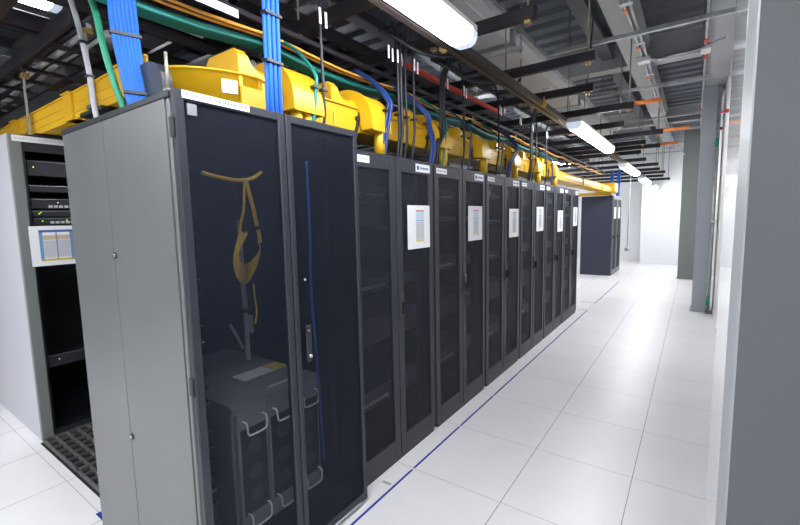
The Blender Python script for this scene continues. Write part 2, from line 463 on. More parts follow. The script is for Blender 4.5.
MB().box(-.018, .018, -.02, .02, .28, .30).build('strap', 'black', r)
MB().tube(spline([(0, -.03, .08), (.01, -.07, .16), (.0, -.10, .23)], 5), .008, 8).build('branch_lead', 'greyc', r)
MB().box(-.012, .012, .018, .045, .15, .26, .01).build('gland', 'greyc', r)
tag(MB().tube(spline([(-1.53, 1.405, 1.93), (-1.53, 1.408, 1.6), (-1.53, 1.40, 1.3), (-1.53, 1.42, .9), (-1.53, 1.44, .4)], 5), .006, 8).build('blue_cable', 'blue'), 'thin blue cable running down behind the right mesh door of the tall cabinet', 'cable')

# --- left rack with pale side panel, open front
LX, LY = -4.0, .90
r = thing('equipment_rack', 'open front equipment rack with pale grey side panel at the left', 'equipment rack', (LX, LY, 0))
LH, LW = 2.31, .95
MB().box(-1.2, -.04, -.02, .0, .0, LH, .003).build('side_panel', 'rack_light', r)
MB().box(-.04, 0, -.02, .05, .0, LH-.005, .003).build('frame_post', 'col_dk', r)
MB().box(-.04, 0, LW-.05, LW, .0, LH-.005, .003).build('frame_post', 'rack', r)
hd = MB().box(-.04, .0, .05, LW-.05, LH-.12, LH-.005).build('header', 'rack', r)
l = MB().box(0, .002, -.0, .30, LH-.055, LH-.012).build('label_strip', 'white', r)
m = MB()
for q in range(18): m.box(.002, .0026, .015+q*.0155, .015+q*.0155+.007*random.uniform(.6, 1.3), LH-.038, LH-.028)
m.build('lettering', 't_grey', l)
MB().box(-1.2, -.04, 0, LW, LH-.02, LH).build('top_panel', 'rack', r)
MB().box(-1.2, -1.18, 0, LW, 0, LH-.02).build('back_panel', 'rack', r)
MB().box(-1.18, -.04, LW-.02, LW, 0, LH-.02).build('side_panel', 'rack', r)
MB().box(-1.18, -.04, 0, LW, 0, .05).build('base', 'rack', r)
MB().box(-.06, -.05, .055, .075, .05, LH-.12).build('mounting_rail', 'equip_dk', r)
def lamp_leds(par, pts, m='led_g'):
    for (y, z) in pts: MB().box(.004, .008, y, y+.007, z, z+.005).build('indicator_light', m, par)
specs = [(2.02, .11, 'top blank unit with one green light', [(.03, .06)], 'led_g'), (1.90, .05, 'thin unit with silver edge under the top unit', [], None),
         (1.775, .075, 'switch with a row of pale plugs', [(.155, .045)], 'led_w'), (1.715, .045, 'grey unit with green lights', [(.035, .02), (.045, .03)], 'led_g'), (1.655, .05, 'lowest switch above the taped sheet', [(.05, .025), (.2, .03)], 'led_g'), (.55, .09, 'dark unit low in the rack with one white light', [(.06, .05)], 'led_w')]
for z, hh, lab, led, lm in specs:
    e = thing('network_switch', lab+' in the pale rack', 'switch', (LX-.045, LY+.08, z), 'equipment inside the pale rack')
    MB().box(-.5, 0, 0, .79, 0, hh, .003).build('case', 'equip_dk', e)
    MB().box(0, .004, 0, .79, hh-.006, hh).build('top_edge', 'steel' if lm != 'led_g' else 'equip', e)
    if led: lamp_leds(e, led, lm)
    if 'plugs' in lab or 'lowest' in lab:
        for q in range(5): MB().box(.0, .012, .10+q*.032, .122+q*.032, .008, .026).build('plug', 't_grey', e)
# taped sheet
r = thing('paper_sheet', 'printed sheet with blue framed table on the open pale rack', 'paper sheet', (LX+.0005, LY+.035, 1.345))
MB().box(0, .002, 0, .30, 0, .30).build('paper', 'paper', r)
t = MB()
a, b, c, d = .055, .265, .04, .27
t.box(.002, .0026, a, b, d-.018, d, mi=0); t.box(.002, .0026, a, a+.022, c, d-.018, mi=1); t.box(.002, .0026, b-.022, b, c, d-.018, mi=1)
t.box(.002, .0026, a+.024, b-.024, d-.075, d-.04, mi=2); t.box(.002, .0026, a+.024, .155, c+.02, d-.078, mi=3); t.box(.002, .0026, .165, b-.024, c+.02, d-.078, mi=3)
t.box(.002, .0026, .156, .164, c, d-.02, mi=1); t.box(.002, .0026, a, b, c-.004, c+.012, mi=4)
t.build('printed_table', ['t_stripe', 't_blue', 't_tan', 't_grey', 't_yellow'], r)
# dark cabinet beyond the left rack's outer side
r = thing('storage_cabinet', 'dark cabinet at the far left behind the pale side panel', 'cabinet', (-8.2, 1.6, 0))
MB().box(-.3, .3, 0, .8, 0.06, 1.15, .01).build('body', 'brown', r); MB().box(-.28, .28, .03, .77, 0, .06).build('plinth', 'gap', r)
MB().box(-.29, .29, -.012, 0, .08, 1.13).build('door', 'rack', r)

# --- far cabinets
def far_cab(loc, label, first=True):
    r = thing('server_cabinet', label, 'server cabinet', loc, 'navy cabinets at the far end')
    w, h = .715, 2.12
    MB().box(-.79, -.03, 0, .02, 0, h, .003).build('side_panel', 'rack_navy', r)
    MB().box(-.79, -.03, w-.02, w, 0, h, .003).build('side_panel', 'rack_navy', r)
    MB().box(-.79, -.77, .02, w-.02, 0, h).build('back_panel', 'rack_navy', r)
    MB().box(-.77, -.03, .02, w-.02, h-.02, h).build('top_panel', 'rack_navy', r)
    MB().box(-.77, -.03, .02, w-.02, 0, .05).build('base', 'rack_navy', r)
    d = door(r, .005, w-.005, .02, h, .06, 'mesh_row', 'rack_side')
    handle(d, .05, 1.05, .14)
    return r
f0 = far_cab((-1.75, 12.22, 0), 'navy sided cabinet beyond the gap, its blank side toward the camera')
dup(f0, (-1.75, 12.94, 0), 'second cabinet of the far group, behind the navy blank side')
dup(s0, (-1.75, 12.38, 1.52), 'printed sheet on the nearer door of the far cabinet group')
dup(s0, (-1.75, 13.1, 1.52), 'printed sheet on the farther door of the far cabinet group')

# ------------------------------------------------------------------ yellow fibre duct
def sweep(mb, prof, path, mi=0, smooth=True):
    """prof: (lateral, z) closed outline; path: list of (x,y,heading) ; lateral is to the right of heading"""
    rings = []
    for (x, y, h) in path:
        rx, ry = math.sin(h), -math.cos(h)
        rings.append([(x+rx*l, y+ry*l, z) for (l, z) in prof])
    return mb.loft(rings, True, smooth, mi)
def U(w, h, t, lip):
    w /= 2
    return [(-w-lip, h), (-w-lip, h-.008), (-w, h-.008), (-w, 0), (w, 0), (w, h-.008), (w+lip, h-.008), (w+lip, h), (w-t, h), (w-t, t), (-w+t, t), (-w+t, h)]
ZD = 2.195
duct = thing('cable_trough', 'yellow fibre trough running above the black row to the far cabinets', 'cable trough', (0, 0, ZD))
XC, YC = -1.90, 1.06
RC = .27                                           # centre line radius of the elbow
def lin(x0, y0, x1, y1):
    h = math.atan2(y1-y0, x1-x0); return [(x0, y0, h), (x1, y1, h)]
uprof = U(.28, .145, .008, .012)
sweep(MB(), uprof, lin(XC, 6.55, XC, YC+RC), smooth=False).build('straight_channel', 'yellow', duct)
arc = []
for i in range(17):
    a = -i/16*math.pi/2
    cx_, cy_ = XC-RC, YC+RC
    arc.append((cx_+RC*math.cos(a), cy_+RC*math.sin(a), a-math.pi/2))
eb = sweep(MB(), uprof, arc).build('elbow', 'yellow', duct)
MB().box(-.001, .0015, -.035, .035, .045, .105).build('label', 'white', eb)
lb = kids(eb)[0]
ang = -math.radians(20)
lb.location = (XC-RC+(RC+.1412)*math.cos(ang), YC+RC+(RC+.1412)*math.sin(ang), 0); lb.rotation_euler.z = ang
ZX = 2.325; YX = 1.205
xt = thing('cable_trough', 'yellow crossing trough passing from the blue cables over the pale rack', 'cable trough', (0, 0, ZX))
sweep(MB(), U(.285, .165, .008, .012), lin(-2.28, YX, -5.3, YX), smooth=False).build('channel', 'yellow', xt)
for x in (-2.55, -3.35, -4.55):
    sweep(MB(), U(.315, .17, .014, .014), lin(x+.07, YX, x-.07, YX), smooth=False).build('coupling', 'yellow', xt)
for z in (.045, .10):
    MB().box(-5.3, -2.3, YX-.1465, YX-.1425, z-.006, z+.006).build('rib', 'yellow', xt)
for yy in (1.36, 1.42): 
    sweep(MB(), U(.30, .135, .012, .014), lin(XC, yy+.02, XC, yy-.02), smooth=False).build('coupling', 'yellow', duct)
# closed half round duct to the far cabinets
cov = [(-.14, 0), (.14, 0), (.15, .06)] + [(.15*math.cos(a), .08+.10*math.sin(a)) for a in [math.pi*i/10 for i in range(1, 10)]] + [(-.15, .06)]
sweep(MB(), cov, lin(XC, 11.75, XC, 6.55), smooth=False).build('covered_channel', 'yellow', duct)
for yy in (6.6, 8.6, 10.6):
    sweep(MB(), [(l*1.12, z*1.08-.01) for l, z in cov], lin(XC, yy+.09, XC, yy-.09), smooth=False).build('coupling', 'yellow', duct)
MB().box(XC-.22, XC+.24, 11.75, 12.25, -.02, .24, .04, seg=2).build('end_tee', 'yellow', duct)
MB().box(-2.75, -1.80, 12.10, 12.30, -.06, .02, .01).build('branch_channel', 'yellow', duct)
# fibres in the crossing channel
r = thing('fibre_bundle', 'orange and yellow fibres lying in the crossing trough at the left', 'cable bundle', (0, 0, ZX+.1))
for q in range(7):
    pts = [(-5.2+i*.31, YX-.10+.033*q+random.uniform(-.012, .012), .045+random.uniform(0, .03)+.01*(q % 3)) for i in range(10)]
    MB().tube(spline(pts, 3), .011, 6).build('fibre_strand', ['orange', 'yfibre', 'brown'][q % 3], r)

# downspouts
def downspout(loc, label, ntube, zt):
    r = thing('duct_downspout', label, 'duct downspout', loc, 'yellow downspouts on the trough above the row')
    # dome that spills over the front wall
    prof = [(-.15, .06), (-.15, .19)] + [(p.x, p.z) for p in spline([(-.15, 0, .19), (-.11, 0, .235), (-.03, 0, .262), (.06, 0, .262), (.14, 0, .235), (.20, 0, .185), (.238, 0, .115), (.25, 0, .03)], 4)[1:]] + [(.25, .005), (.165, .005), (.15, .06)]
    MB().prism(prof, 'y', -.20, 0).build('dome', 'yellow', r)
    MB().prism([(x*1.03, z*1.02+.002) for x, z in prof], 'y', -.212, -.196).build('dome_flange', 'yellow', r)
    # flared saddle behind the dome
    st = [(-.43, .262, .132, .02), (-.375, .262, .132, .02), (-.365, .240, .132, .02), (-.350, .222, .132, .02), (-.328, .205, .132, .02), (-.30, .193, .132, .02), (-.265, .188, .132, .02), (-.235, .192, .132, .02), (-.205, .205, .132, .02)]
    rings = []
    for (y, top, hw, bot) in st:
        rings.append([(-hw, y, bot), (-hw, y, top-.03), (-hw+.03, y, top), (hw-.03, y, top), (hw, y, top-.03), (hw, y, bot)])
    MB().loft(rings, True, False).build('saddle', 'yellow', r)
    MB().box(-.152, .152, -.43, -.20, -.01, .085, .004).build('saddle_base', 'yellow', r)
    ty = [-.155, -.085, -.025] if ntube > 1 else [-.07]
    for yy in ty[:ntube]:
        MB().tube([(.205, yy, .03), (.205, yy, zt-loc[2]+.002)], .030 if ntube > 1 else .038, 14).build('drop_tube', 'yellow', r)
    # knob and strap
    MB().tube([(.150, -.235, .075), (.168, -.235, .075)], .016, 12).build('knob', 'black', r)
    MB().prism([(-.215, .12), (-.21, .07), (-.245, -.04), (-.29, -.05), (-.25, .02)], 'x', .153, .160).build('strap', 'black', r)
    MB().box(.12, .18, -.190, -.178, .17, .205).build('label', 'white', r)
    return r
ends = [1.66, 2.27, 3.10, 3.90, 4.76, 5.62, 6.42]
lab = ['with two drop tubes, over the tall front cabinet'] + ['over the row, %s after the one on the tall cabinet' % ORD[i] for i in range(6)]
d0 = downspout((XC, ends[0], ZD), 'yellow duct downspout ' + lab[0], 2, FH)
d1_ = downspout((XC, ends[1], ZD), 'yellow duct downspout ' + lab[1], 1, H)
for i in range(2, 7): dup(d1_, (XC, ends[i], ZD), 'yellow duct downspout ' + lab[i])

# hangers of the crossing channel
for i, x in enumerate((-2.93, -4.12)):
    r = thing('trough_hanger', 'flat grey hanger bar with black cross arm holding the crossing trough, %s' % ['nearer the blue cables', 'nearer the pale rack'][i], 'hanger', (x, 1.035, 2.322), 'hangers of the crossing trough')
    MB().box(-.018, .018, -.004, .004, 0, .42).build('bar', 'galv', r)
    MB().box(-.035, .035, -.012, .03, .42, .45).build('clamp', 'brass', r)
    MB().box(-.16, .16, -.012, .34, -.024, 0.0, .004).build('cross_arm', 'black', r)
    MB().box(-.02, .05, -.02, -.004, .0, .02).build('bolt', 'steel', r)
# dark hood between the crossing and the elbow
hood = [(-2.02, 2.118), (-1.75, 2.118), (-1.75, 2.22)] + [(-1.885+.135*math.cos(a), 2.22+.09*math.sin(a)) for a in [math.pi*i/10 for i in range(1, 10)]] + [(-2.02, 2.22)]
tag(MB().prism(hood, 'y', .868, .908, smooth=False).build('cable_hood', 'rack'), 'dark rounded cable hood on the tall cabinet between blue cables and yellow elbow', 'cable hood')
r = thing('threaded_rod', 'short threaded rod at the front corner of the tall cabinet top', 'threaded rod', (-1.575, .80, FH))
MB().tube([(0, 0, 0), (0, 0, .14)], .006, 8).build('rod', 'rod', r); MB().box(-.012, .012, -.012, .012, -.003, .012).build('foot', 'rod', r)

# ------------------------------------------------------------------ ceiling lights
def light(loc, L, label, group='linear lights above the aisles', w=.15):
    r = thing('ceiling_light', label, 'ceiling light', loc, group)
    h = w/2
    prof = [(-h, .05), (-h, .02), (-h*.8, -.012), (-h*.4, -.025), (h*.4, -.025), (h*.8, -.012), (h, .02), (h, .05)]
    MB().prism(prof, 'y', .06, L-.06).build('diffuser', 'lamp', r)
    MB().box(-h*1.04, h*1.04, .0, L, .05, .09, .008).build('housing', 'duct', r)
    for y0, y1 in ((0, .06), (L-.06, L)):
        MB().prism([(x*1.01, z) for x, z in prof], 'y', y0, y1).build('end_cap', 'lampend', r)
    return r
LIGHTS = [(-1.145, -.15, 2.655, 2.48), (-1.15, 5.03, 2.625, 2.4), (-1.19, 9.2, 2.56, 2.4), (-1.13, 12.1, 2.47, 1.8), (-1.05, 14.2, 2.39, 1.3)]
for i, (x, y0, z, L) in enumerate(LIGHTS):
    light((x, y0, z), L, 'bright linear light above the main aisle, %s from the camera' % ORD[i])
light((-4.35, .95, 3.42), .42, 'bright light high above the trays by the pale rack', w=.22)
light((-4.95, .95, 3.42), .5, 'second bright light above the trays, left of the first', w=.22)
light((-3.35, 5.2, 3.40), 2.4, 'linear light above the middle aisle behind the tall cabinet', w=.22)
light((-6.2, 5.0, 3.40), 2.4, 'linear light above the aisle behind the pale rack', w=.22)
light((-3.35, 9.0, 3.40), 2.4, 'linear light at the far end of the middle aisle', w=.22)
light((-3.6, 13.0, 3.3), 2.4, 'added unseen linear light left of the far navy cabinets, brightening the recess', w=.22)  # unseen lamp, added to brighten the recessed back wall
light((-4.6, -2.1, 3.2), 1.6, 'linear light over the open floor left of the camera', w=.25)
light((-2.7, -2.4, 3.2), 2.0, 'linear light over the open floor, between its two neighbours', w=.25)
light((-3.6, -1.9, 3.25), 1.6, 'added unseen linear light behind the camera, brightening the yellow crossing trough', w=.25)  # added out of view to lift the near face of the crossing trough
light((.55, -2.3, 3.0), 1.8, 'linear light over the open floor right of the camera', w=.25)

# light rail: two bronze channels with brass clamps
r = thing('light_rail', 'long bronze double rail running beside the aisle lights', 'rail', (-1.29, 0, 2.70))
def chan(w, h, t): 
    w /= 2
    return [(-w, 0), (w, 0), (w, h), (w-t, h), (w-t, t), (-w+t, t), (-w+t, h), (-w, h)]
for x in (0.03, -.03):
    MB().prism([(x+a, b) for a, b in chan(.040, .045, .006)], 'y', -.6, 15.4).build('channel', 'rail', r)
MB().box(-.01, .01, -.6, 15.4, .012, .03).build('spacer', 'black', r)
for yy in (2.43, 4.20, 8.1, 9.0, 11.9, 13.9):
    for x in (-.06, .055):
        c = MB().box(x-.02, x+.02, yy-.02, yy+.02, -.008, .05, .005).build('clamp', 'brass', r)
        MB().tube([(x, yy, -.02), (x, yy, .08)], .008, 8).build('bolt', 'brass', c)

# black struts across the aisle
STR = [(-1.42, 1.95, 2.84), (-.84, 2.67, 2.84), (-.69, 3.66, 2.84), (-.86, 4.53, 2.84), (-.62, 5.55, 2.84), (-.85, 6.6, 2.84), (-.45, 7.6, 2.84), (-.75, 8.5, 2.84), (-.57, 9.1, 2.84), (-.94, 9.8, 2.84), (-.95, 11.0, 2.82), (-.78, 12.1, 2.80), (-.80, 13.0, 2.76), (-.72, 13.8, 2.74), (-.80, 14.6, 2.70), (-.66, 15.2, 2.64)]
for i, (xe, y, z) in enumerate(STR):
    r = thing('strut_channel', 'black strut across the aisle ceiling, %s from the camera' % ORD[i], 'strut', (xe, y, z), 'black struts under the ceiling')
    w, h, t = .05, .072, .006
    MB().prism([(a, b) for a, b in chan(w, h, t)], 'x', -3.3-xe, 0).build('channel', 'strut', r)
    MB().box(-.006, .001, -w/2, w/2, 0, h).build('end_cap', 'black', r)
    if i in (4, 6, 8):
        MB().tube([(.0, 0, .05), (.27 if i != 6 else .33, 0, .05)], .022, 8).build('end_sleeve', 'orange_s', r)
# threaded rods from the deck to the struts
k = 0
for i, (xe, y, z) in enumerate(STR):
    for j, x in enumerate((xe-.05, xe-.72, -2.55)):
        if i > 9 and j == 1: continue
        r = thing('threaded_rod', 'threaded rod dropping to the %s strut, %s' % (ORD[i], ['at its aisle end', 'near the middle of the aisle', 'above the cabinet row'][j]), 'threaded rod', (x, y, z-.04), 'threaded rods holding the struts')
        MB().tube([(0, 0, 0), (0, 0, ZC+.095-z)], .0075, 6).build('rod', 'rod', r)
        MB().box(-.018, .018, -.018, .018, .018, .038).build('nut', 'brass', r)

# ------------------------------------------------------------------ cable ladders
def ladder_y(xc, w, y0, y1, z, label, step=.45, m='strut', hh=.09, rw=.05):
    r = thing('cable_ladder', label, 'cable ladder', (xc, y0, z), 'cable ladders above the racks')
    L = y1-y0
    for s in (-1, 1): MB().box(s*w/2-.012, s*w/2+.012, 0, L, 0, hh, .003).build('side_rail', m, r)
    n = int(L/step)
    for i in range(n): MB().box(-w/2, w/2, .12+i*step, .12+i*step+rw, .0, .022).build('rung', m, r)
    return r
def ladder_x(yc, w, x0, x1, z, label, step=.35, m='strut', hh=.09, rw=.04):
    r = thing('cable_ladder', label, 'cable ladder', (x0, yc, z), 'cable ladders above the racks')
    L = x1-x0
    for s in (-1, 1): MB().box(0, L, s*w/2-.012, s*w/2+.012, 0, hh, .003).build('side_rail', m, r)
    n = int(L/step)
    for i in range(n): MB().box(.12+i*step, .12+i*step+rw, -w/2, w/2, .0, .022).build('rung', m, r)
    return r
ladder_y(-2.06, .30, .2, 11.8, 2.68, 'low black ladder with teal and orange cables slung under it', .62, rw=.06, hh=.028)
ladder_y(-2.55, .62, -.4, 11.5, 2.95, 'wide black ladder above and left of the teal cables', .24, rw=.12)
ladder_y(-1.78, .30, 1.2, 9.0, 3.02, 'narrow black ladder above the row front, right of the teal cables', .42, rw=.05, hh=.05)
ladder_y(-3.32, .50, -.6, 8.0, 2.92, 'black ladder above the middle aisle', .3, rw=.10)
ladder_y(-4.05, .45, -.8, 8.0, 2.98, 'black ladder above the pale rack', .34, rw=.12)
ladder_y(-4.75, .45, -.8, 8.0, 2.90, 'leftmost black ladder beyond the pale rack', .34, rw=.12)
ladder_x(1.78, .34, -6.5, -2.3, 2.62, 'black crossing ladder behind the yellow crossing trough', .4)
ladder_x(2.5, .34, -6.5, -2.3, 2.72, 'second black crossing ladder, deeper than the first', .4)
ladder_x(3.4, .34, -6.5, -2.3, 2.50, 'brown crossing tray low above the middle aisle', .3, m='brown')
ladder_x(4.4, .34, -6.5, -2.3, 2.80, 'farther black crossing ladder above the middle aisle', .3)
ladder_x(6.0, .4, -6.5, -2.3, 2.60, 'farthest crossing ladder above the middle aisle', .3)
ladder_y(-5.6, .5, .6, 9.0, 2.55, 'low black ladder far left beyond the pale rack', .3, rw=.10)
ladder_y(-6.6, .6, .6, 10.0, 2.75, 'black ladder over the farthest left row', .3, rw=.12)
ladder_x(1.15, .30, -6.9, -3.0, 2.80, 'nearest black crossing ladder above the yellow crossing trough', .33)
ladder_x(2.1, .40, -7.2, -2.4, 3.05, 'high black crossing ladder above the other crossing ladders', .3)
ladder_x(7.5, .5, -8.5, -2.4, 2.45, 'low far crossing ladder closing the middle aisle', .3)
for i, y in enumerate((.9, 1.87, 2.84, 3.81, 4.78, 5.75)):
    q = row_cabinet((-6.6, y, 0), 'black cabinet of the far left row, %s from the near end' % ORD[i])
    q['group'] = 'black cabinets of the far left row'
r = thing('cable_trough', 'short yellow trough piece hanging above the far left racks', 'cable trough', (-5.6, 1.75, 2.62))
sweep(MB(), uprof, lin(0, 0, .4, 0), smooth=False).build('channel', 'yellow', r); MB().box(.1, .3, -.155, .155, -.06, .1, .01).build('outlet', 'yellow', r)
# cables packed on the wide ladders
def packed(xc, w, y0, y1, z, n, label, mats, axis='y'):
    r = thing('cable_bundle', label, 'cable bundle', (0, 0, z), 'black cable bundles on the ladders')
    for q in range(n):
        l0 = -w/2+w*(q+.5)/n
        pts = []
        N = 9
        for i in range(N):
            t = y0+(y1-y0)*i/(N-1); d = l0+random.uniform(-.02, .02); zz = .02+random.uniform(0, .02)
            pts.append((xc+d, t, zz) if axis == 'y' else (t, xc+d, zz))
        MB().tube(spline(pts, 2), w/n*.42, 6).build('cable', mats[q % len(mats)], r)
packed(-2.55, .5, -.3, 11.3, 2.975, 9, 'dark cables packed on the wide ladder', ['cable', 'cable', 'navyc'])
packed(-3.32, .38, 2.6, 7.8, 2.945, 6, 'dark cables packed on the ladder over the middle aisle', ['cable', 'equip_dk'])
packed(-4.05, .2, -.7, 7.8, 3.005, 3, 'dark cables on the ladder over the pale rack', ['cable'])
packed(-5.6, .4, .7, 8.8, 2.575, 6, 'dark cables on the low ladder at the far left', ['cable', 'equip_dk'])
packed(-6.6, .5, .7, 9.8, 2.775, 6, 'dark cables over the farthest left row', ['cable', 'navyc'])
packed(1.15, .2, -6.8, -3.1, 2.825, 4, 'grey and black cables on the nearest crossing ladder', ['cable', 'greyc'], 'x')
packed(1.78, .2, -6.4, -2.4, 2.645, 3, 'pale conduits lying on the first crossing ladder', ['cable', 'greyc', 'equip'], 'x')
packed(3.4, .2, -6.4, -2.4, 2.525, 3, 'green and brown cables on the brown crossing tray', ['green', 'brown', 'orange'], 'x')
# teal bundle + orange pair on the low ladder (sagging between rungs)
def sag(x, dz, y0, y1, amp):
    pts = []; y = y0
    while y <= y1+1e-6:
        ph = ((y-.32) % 1.24)/1.24
        pts.append((x+random.uniform(-.004, .004), y, dz-amp*math.sin(math.pi*ph))); y += .155
    return pts
r = thing('cable_bundle', 'teal green cables running on the low ladder above the row', 'cable bundle', (0, 0, 2.62))
for q in range(9):
    MB().tube(sag(-2.06+.02*(q % 5), .02*(q//5), .1, 7.6, .045), .012, 6).build('cable', 'teal', r)
for i in range(6): MB().box(-2.10, -1.90, .29+i*1.24, .36+i*1.24, -.018, .055, .004).build('sling_strap', 'black', r)
r = thing('cable_bundle', 'orange cable pair running beside the teal cables above the row', 'cable bundle', (0, 0, 2.62))
for q in range(3):
    MB().tube(sag(-1.945+.02*q, .03 if q == 1 else .02, .1, 11.5, .03), .0075, 6).build('cable', 'orange', r)
# sign on the ladder
def text_mesh(s, size):
    cu = bpy.data.curves.new('t', 'FONT'); cu.body = s; cu.size = size; cu.extrude = .0004
    o = bpy.data.objects.new('t', cu); COL.objects.link(o)
    dg = bpy.context.evaluated_depsgraph_get(); dg.update()
    me = bpy.data.meshes.new_from_object(o.evaluated_get(dg)); bpy.data.objects.remove(o); return me
r = thing('tray_sign', 'white sign strip with black lettering hanging on the tray over the tall cabinet', 'sign', (-1.80, .83, 2.602))
MB().box(-.002, 0, 0, .439, 0, .037).build('plate', 'white', r)
me = text_mesh('DATA DSX', .034); me.materials.append(M['ink'])
o = bpy.data.objects.new('lettering', me); COL.objects.link(o); o.parent = r
o.rotation_euler = (math.pi/2, 0, math.pi/2); o.location = (.001, .195, .008)
MB().box(-.01, -.002, .05, .07, .0, .41).build('hanger_tab', 'black', r); MB().box(-.01, -.002, .37, .39, .0, .41).build('hanger_tab', 'black', r)

# ------------------------------------------------------------------ cable drops
def drop(name, label, strands, m, r_, ties=(), tags=(), group=None):
    """strands: list of point lists"""
    base = strands[0][-1]
    r = thing(name, label, 'cable', base, group)
    B = Vector(base)
    for s in strands: MB().tube(spline([Vector(p)-B for p in s], 6), r_, 8).build('cable', m, r)
    for tt in ties:
        p, w, d = tt[:3]; a = tt[3] if len(tt) > 3 else 0
        q = Vector(p)-B; ca, sa = math.cos(a), math.sin(a)
        out = [(q.x+u*ca-v*sa, q.y+u*sa+v*ca) for u, v in ((-d, -w), (d, -w), (d, w), (-d, w))]
        MB().prism(out, 'z', q.z-.006, q.z+.006).build('cable_tie', 'black', r)
    for p in tags:
        q = Vector(p)-B
        MB().box(q.x, q.x+.004, q.y-.016, q.y-.002, q.z-.05, q.z+.03).build('cable_tag', 'white', r)
        MB().box(q.x, q.x+.004, q.y+.026, q.y+.040, q.z-.06, q.z+.02).build('cable_tag', 'white', r)
    return r
# wide blue bundle
st = []
for q in range(7):
    x0 = -1.99+.004*q; x1 = -1.93+.004*q; dy = .0135*q; d2 = .0095*q
    st.append([(x0-.0, .798+dy, 3.05), (x0-.0, .798+dy, 2.78), (x0, .80+dy, 2.60), (x0+.005, .802+dy, 2.44), ((x0+x1)/2+.01, .806+(dy+d2)/2, 2.28), (x1+.005, .81+d2, 2.17), (x1+.03, .815+d2, 2.10)])
drop('cable_drop', 'wide bundle of bright blue cables dropping onto the tall cabinet top', st, 'blue', .0105, [((-1.97, .843, 2.43), .016, .056, 1.28), ((-1.913, .839, 2.185), .016, .044, 1.17)], group='blue cable drops')
# green cable beside it
drop('cable_drop', 'green cable curving down beside the wide blue bundle', [[(-2.30, .80, 2.82), (-2.205, .80, 2.68), (-2.13, .80, 2.55), (-2.085, .80, 2.40), (-2.055, .82, 2.24), (-2.02, .84, 2.12)]], 'green', .014)
# grey corrugated tube
r = drop('cable_drop', 'grey corrugated tube hanging down behind the tall cabinet left edge', [[(-2.60, .86, 2.82), (-2.52, .86, 2.66), (-2.46, .86, 2.50), (-2.42, .86, 2.35), (-2.40, .86, 2.20), (-2.39, .87, 2.11)]], 'greyc', .013, [((-2.47, .86, 2.53), .016, .018), ((-2.425, .86, 2.36), .016, .018)])
# straight blue bundle at the middle of the tall cabinet
st = []
for q in range(6):
    y = 1.262+q*.0125; dx = .012*(q % 2)
    st.append([(-1.60+dx, y, 3.1), (-1.60+dx, y, 2.8), (-1.60+dx, y-.004, 2.5), (-1.60+dx, y-.006, 2.3), (-1.61+dx, y, 2.18), (-1.63+dx, y+.02, 2.10)])
drop('cable_drop', 'flat straight bundle of blue cables dropping onto the middle of the tall cabinet', st, 'blue', .0095, [((-1.59, 1.29, 2.565), .045, .02), ((-1.59, 1.285, 2.36), .045, .02)], [(-1.60, 1.29, 2.60)], group='blue cable drops')
DR = [  # y bottom, y top, material, radius, label bits, x
    (1.67, 1.66, 'cable', .010, 'black cable between the first two yellow downspouts', 1), (1.595, 1.62, 'teal', .012, 'teal cable dropping just past the first yellow downspout', 0),
    (2.20, 2.26, 'navyc', .014, 'dark blue cable after the second yellow downspout', 1), (2.37, 2.36, 'cable', .013, 'thick black cable after the second yellow downspout', 1), (2.46, 2.45, 'cable', .011, 'thin black cable before the third yellow downspout', 0), (2.55, 2.56, 'cable', .012, 'black cable closest before the third yellow downspout', 1),
    (2.86, 3.0, 'cable', .017, 'thick black looping cable beside the third yellow downspout', 1), (2.80, 2.66, 'navyc', .016, 'blue cable bending over the third yellow downspout', 0), (3.0, 3.02, 'teal', .011, 'teal cable just before the fourth cabinet pair', 0),
    (3.34, 3.33, 'cable', .012, 'black cable before the fourth yellow downspout', 1), (3.46, 3.47, 'navyc', .010, 'thin dark blue cable before the fourth yellow downspout', 0), (4.10, 4.13, 'cable', .012, 'black cable after the fourth yellow downspout', 1), (4.2, 4.25, 'teal', .011, 'teal cable after the fourth yellow downspout', 0),
    (4.42, 4.72, 'navyc', .016, 'blue cable beside the fifth yellow downspout', 1), (5.1, 5.15, 'cable', .013, 'black cable after the fifth yellow downspout', 1), (5.25, 5.4, 'cable', .012, 'slanting black cable before the sixth yellow downspout', 0), (5.8, 5.75, 'cable', .012, 'black cable beside the sixth yellow downspout', 1), (6.1, 6.0, 'navyc', .012, 'dark blue cable near the last yellow downspout', 0)]
for i, (yb, yt, m, rr, lb_, tg) in enumerate(DR):
    x = -1.66
    zb = FH-.01 if yb < 1.74 else H-.01
    zt = 2.66 if m in ('teal', 'navyc') else 2.95
    xt = -1.95 if m in ('teal', 'navyc') else (-1.70 if i % 2 else -1.62)
    st = [[(xt, yt, zt), ((x+xt)/2, yt+.01, zt-.10), (x, (yt*2+yb)/3, zt-.25), (x+.005, (yt+yb)/2, 2.33), (x, yb, 2.2), (x-.02, yb-.01, zb)]]
    rr *= .78
    if rr > .0098: st.append([(a+.012, b+rr*1.8, c) for a, b, c in st[0]])
    drop('cable_drop', lb_, st, m, rr, [((x, (yt+yb)/2, 2.34), rr*2.4, .02)], [(x+.012, yt, 2.72)] if tg else [], 'single cable drops above the row')
# looping black cables under the light rail
for i, (y, a) in enumerate(((2.25, .5), (2.9, .55), (3.3, .42))):
    pts = spline([(-1.72, y, 2.86), (-1.62, y+.05, 2.80), (-1.50, y+a*.4, 2.72), (-1.36, y+a*.8, 2.74), (-1.30, y+a, 2.84)], 6)
    tag(MB().tube(pts, .011, 8).build('looping_cable', 'cable'), 'black cable looping below the struts beside the first aisle light, %s from camera' % ORD[i], 'cable', 'looping cables beside the light')
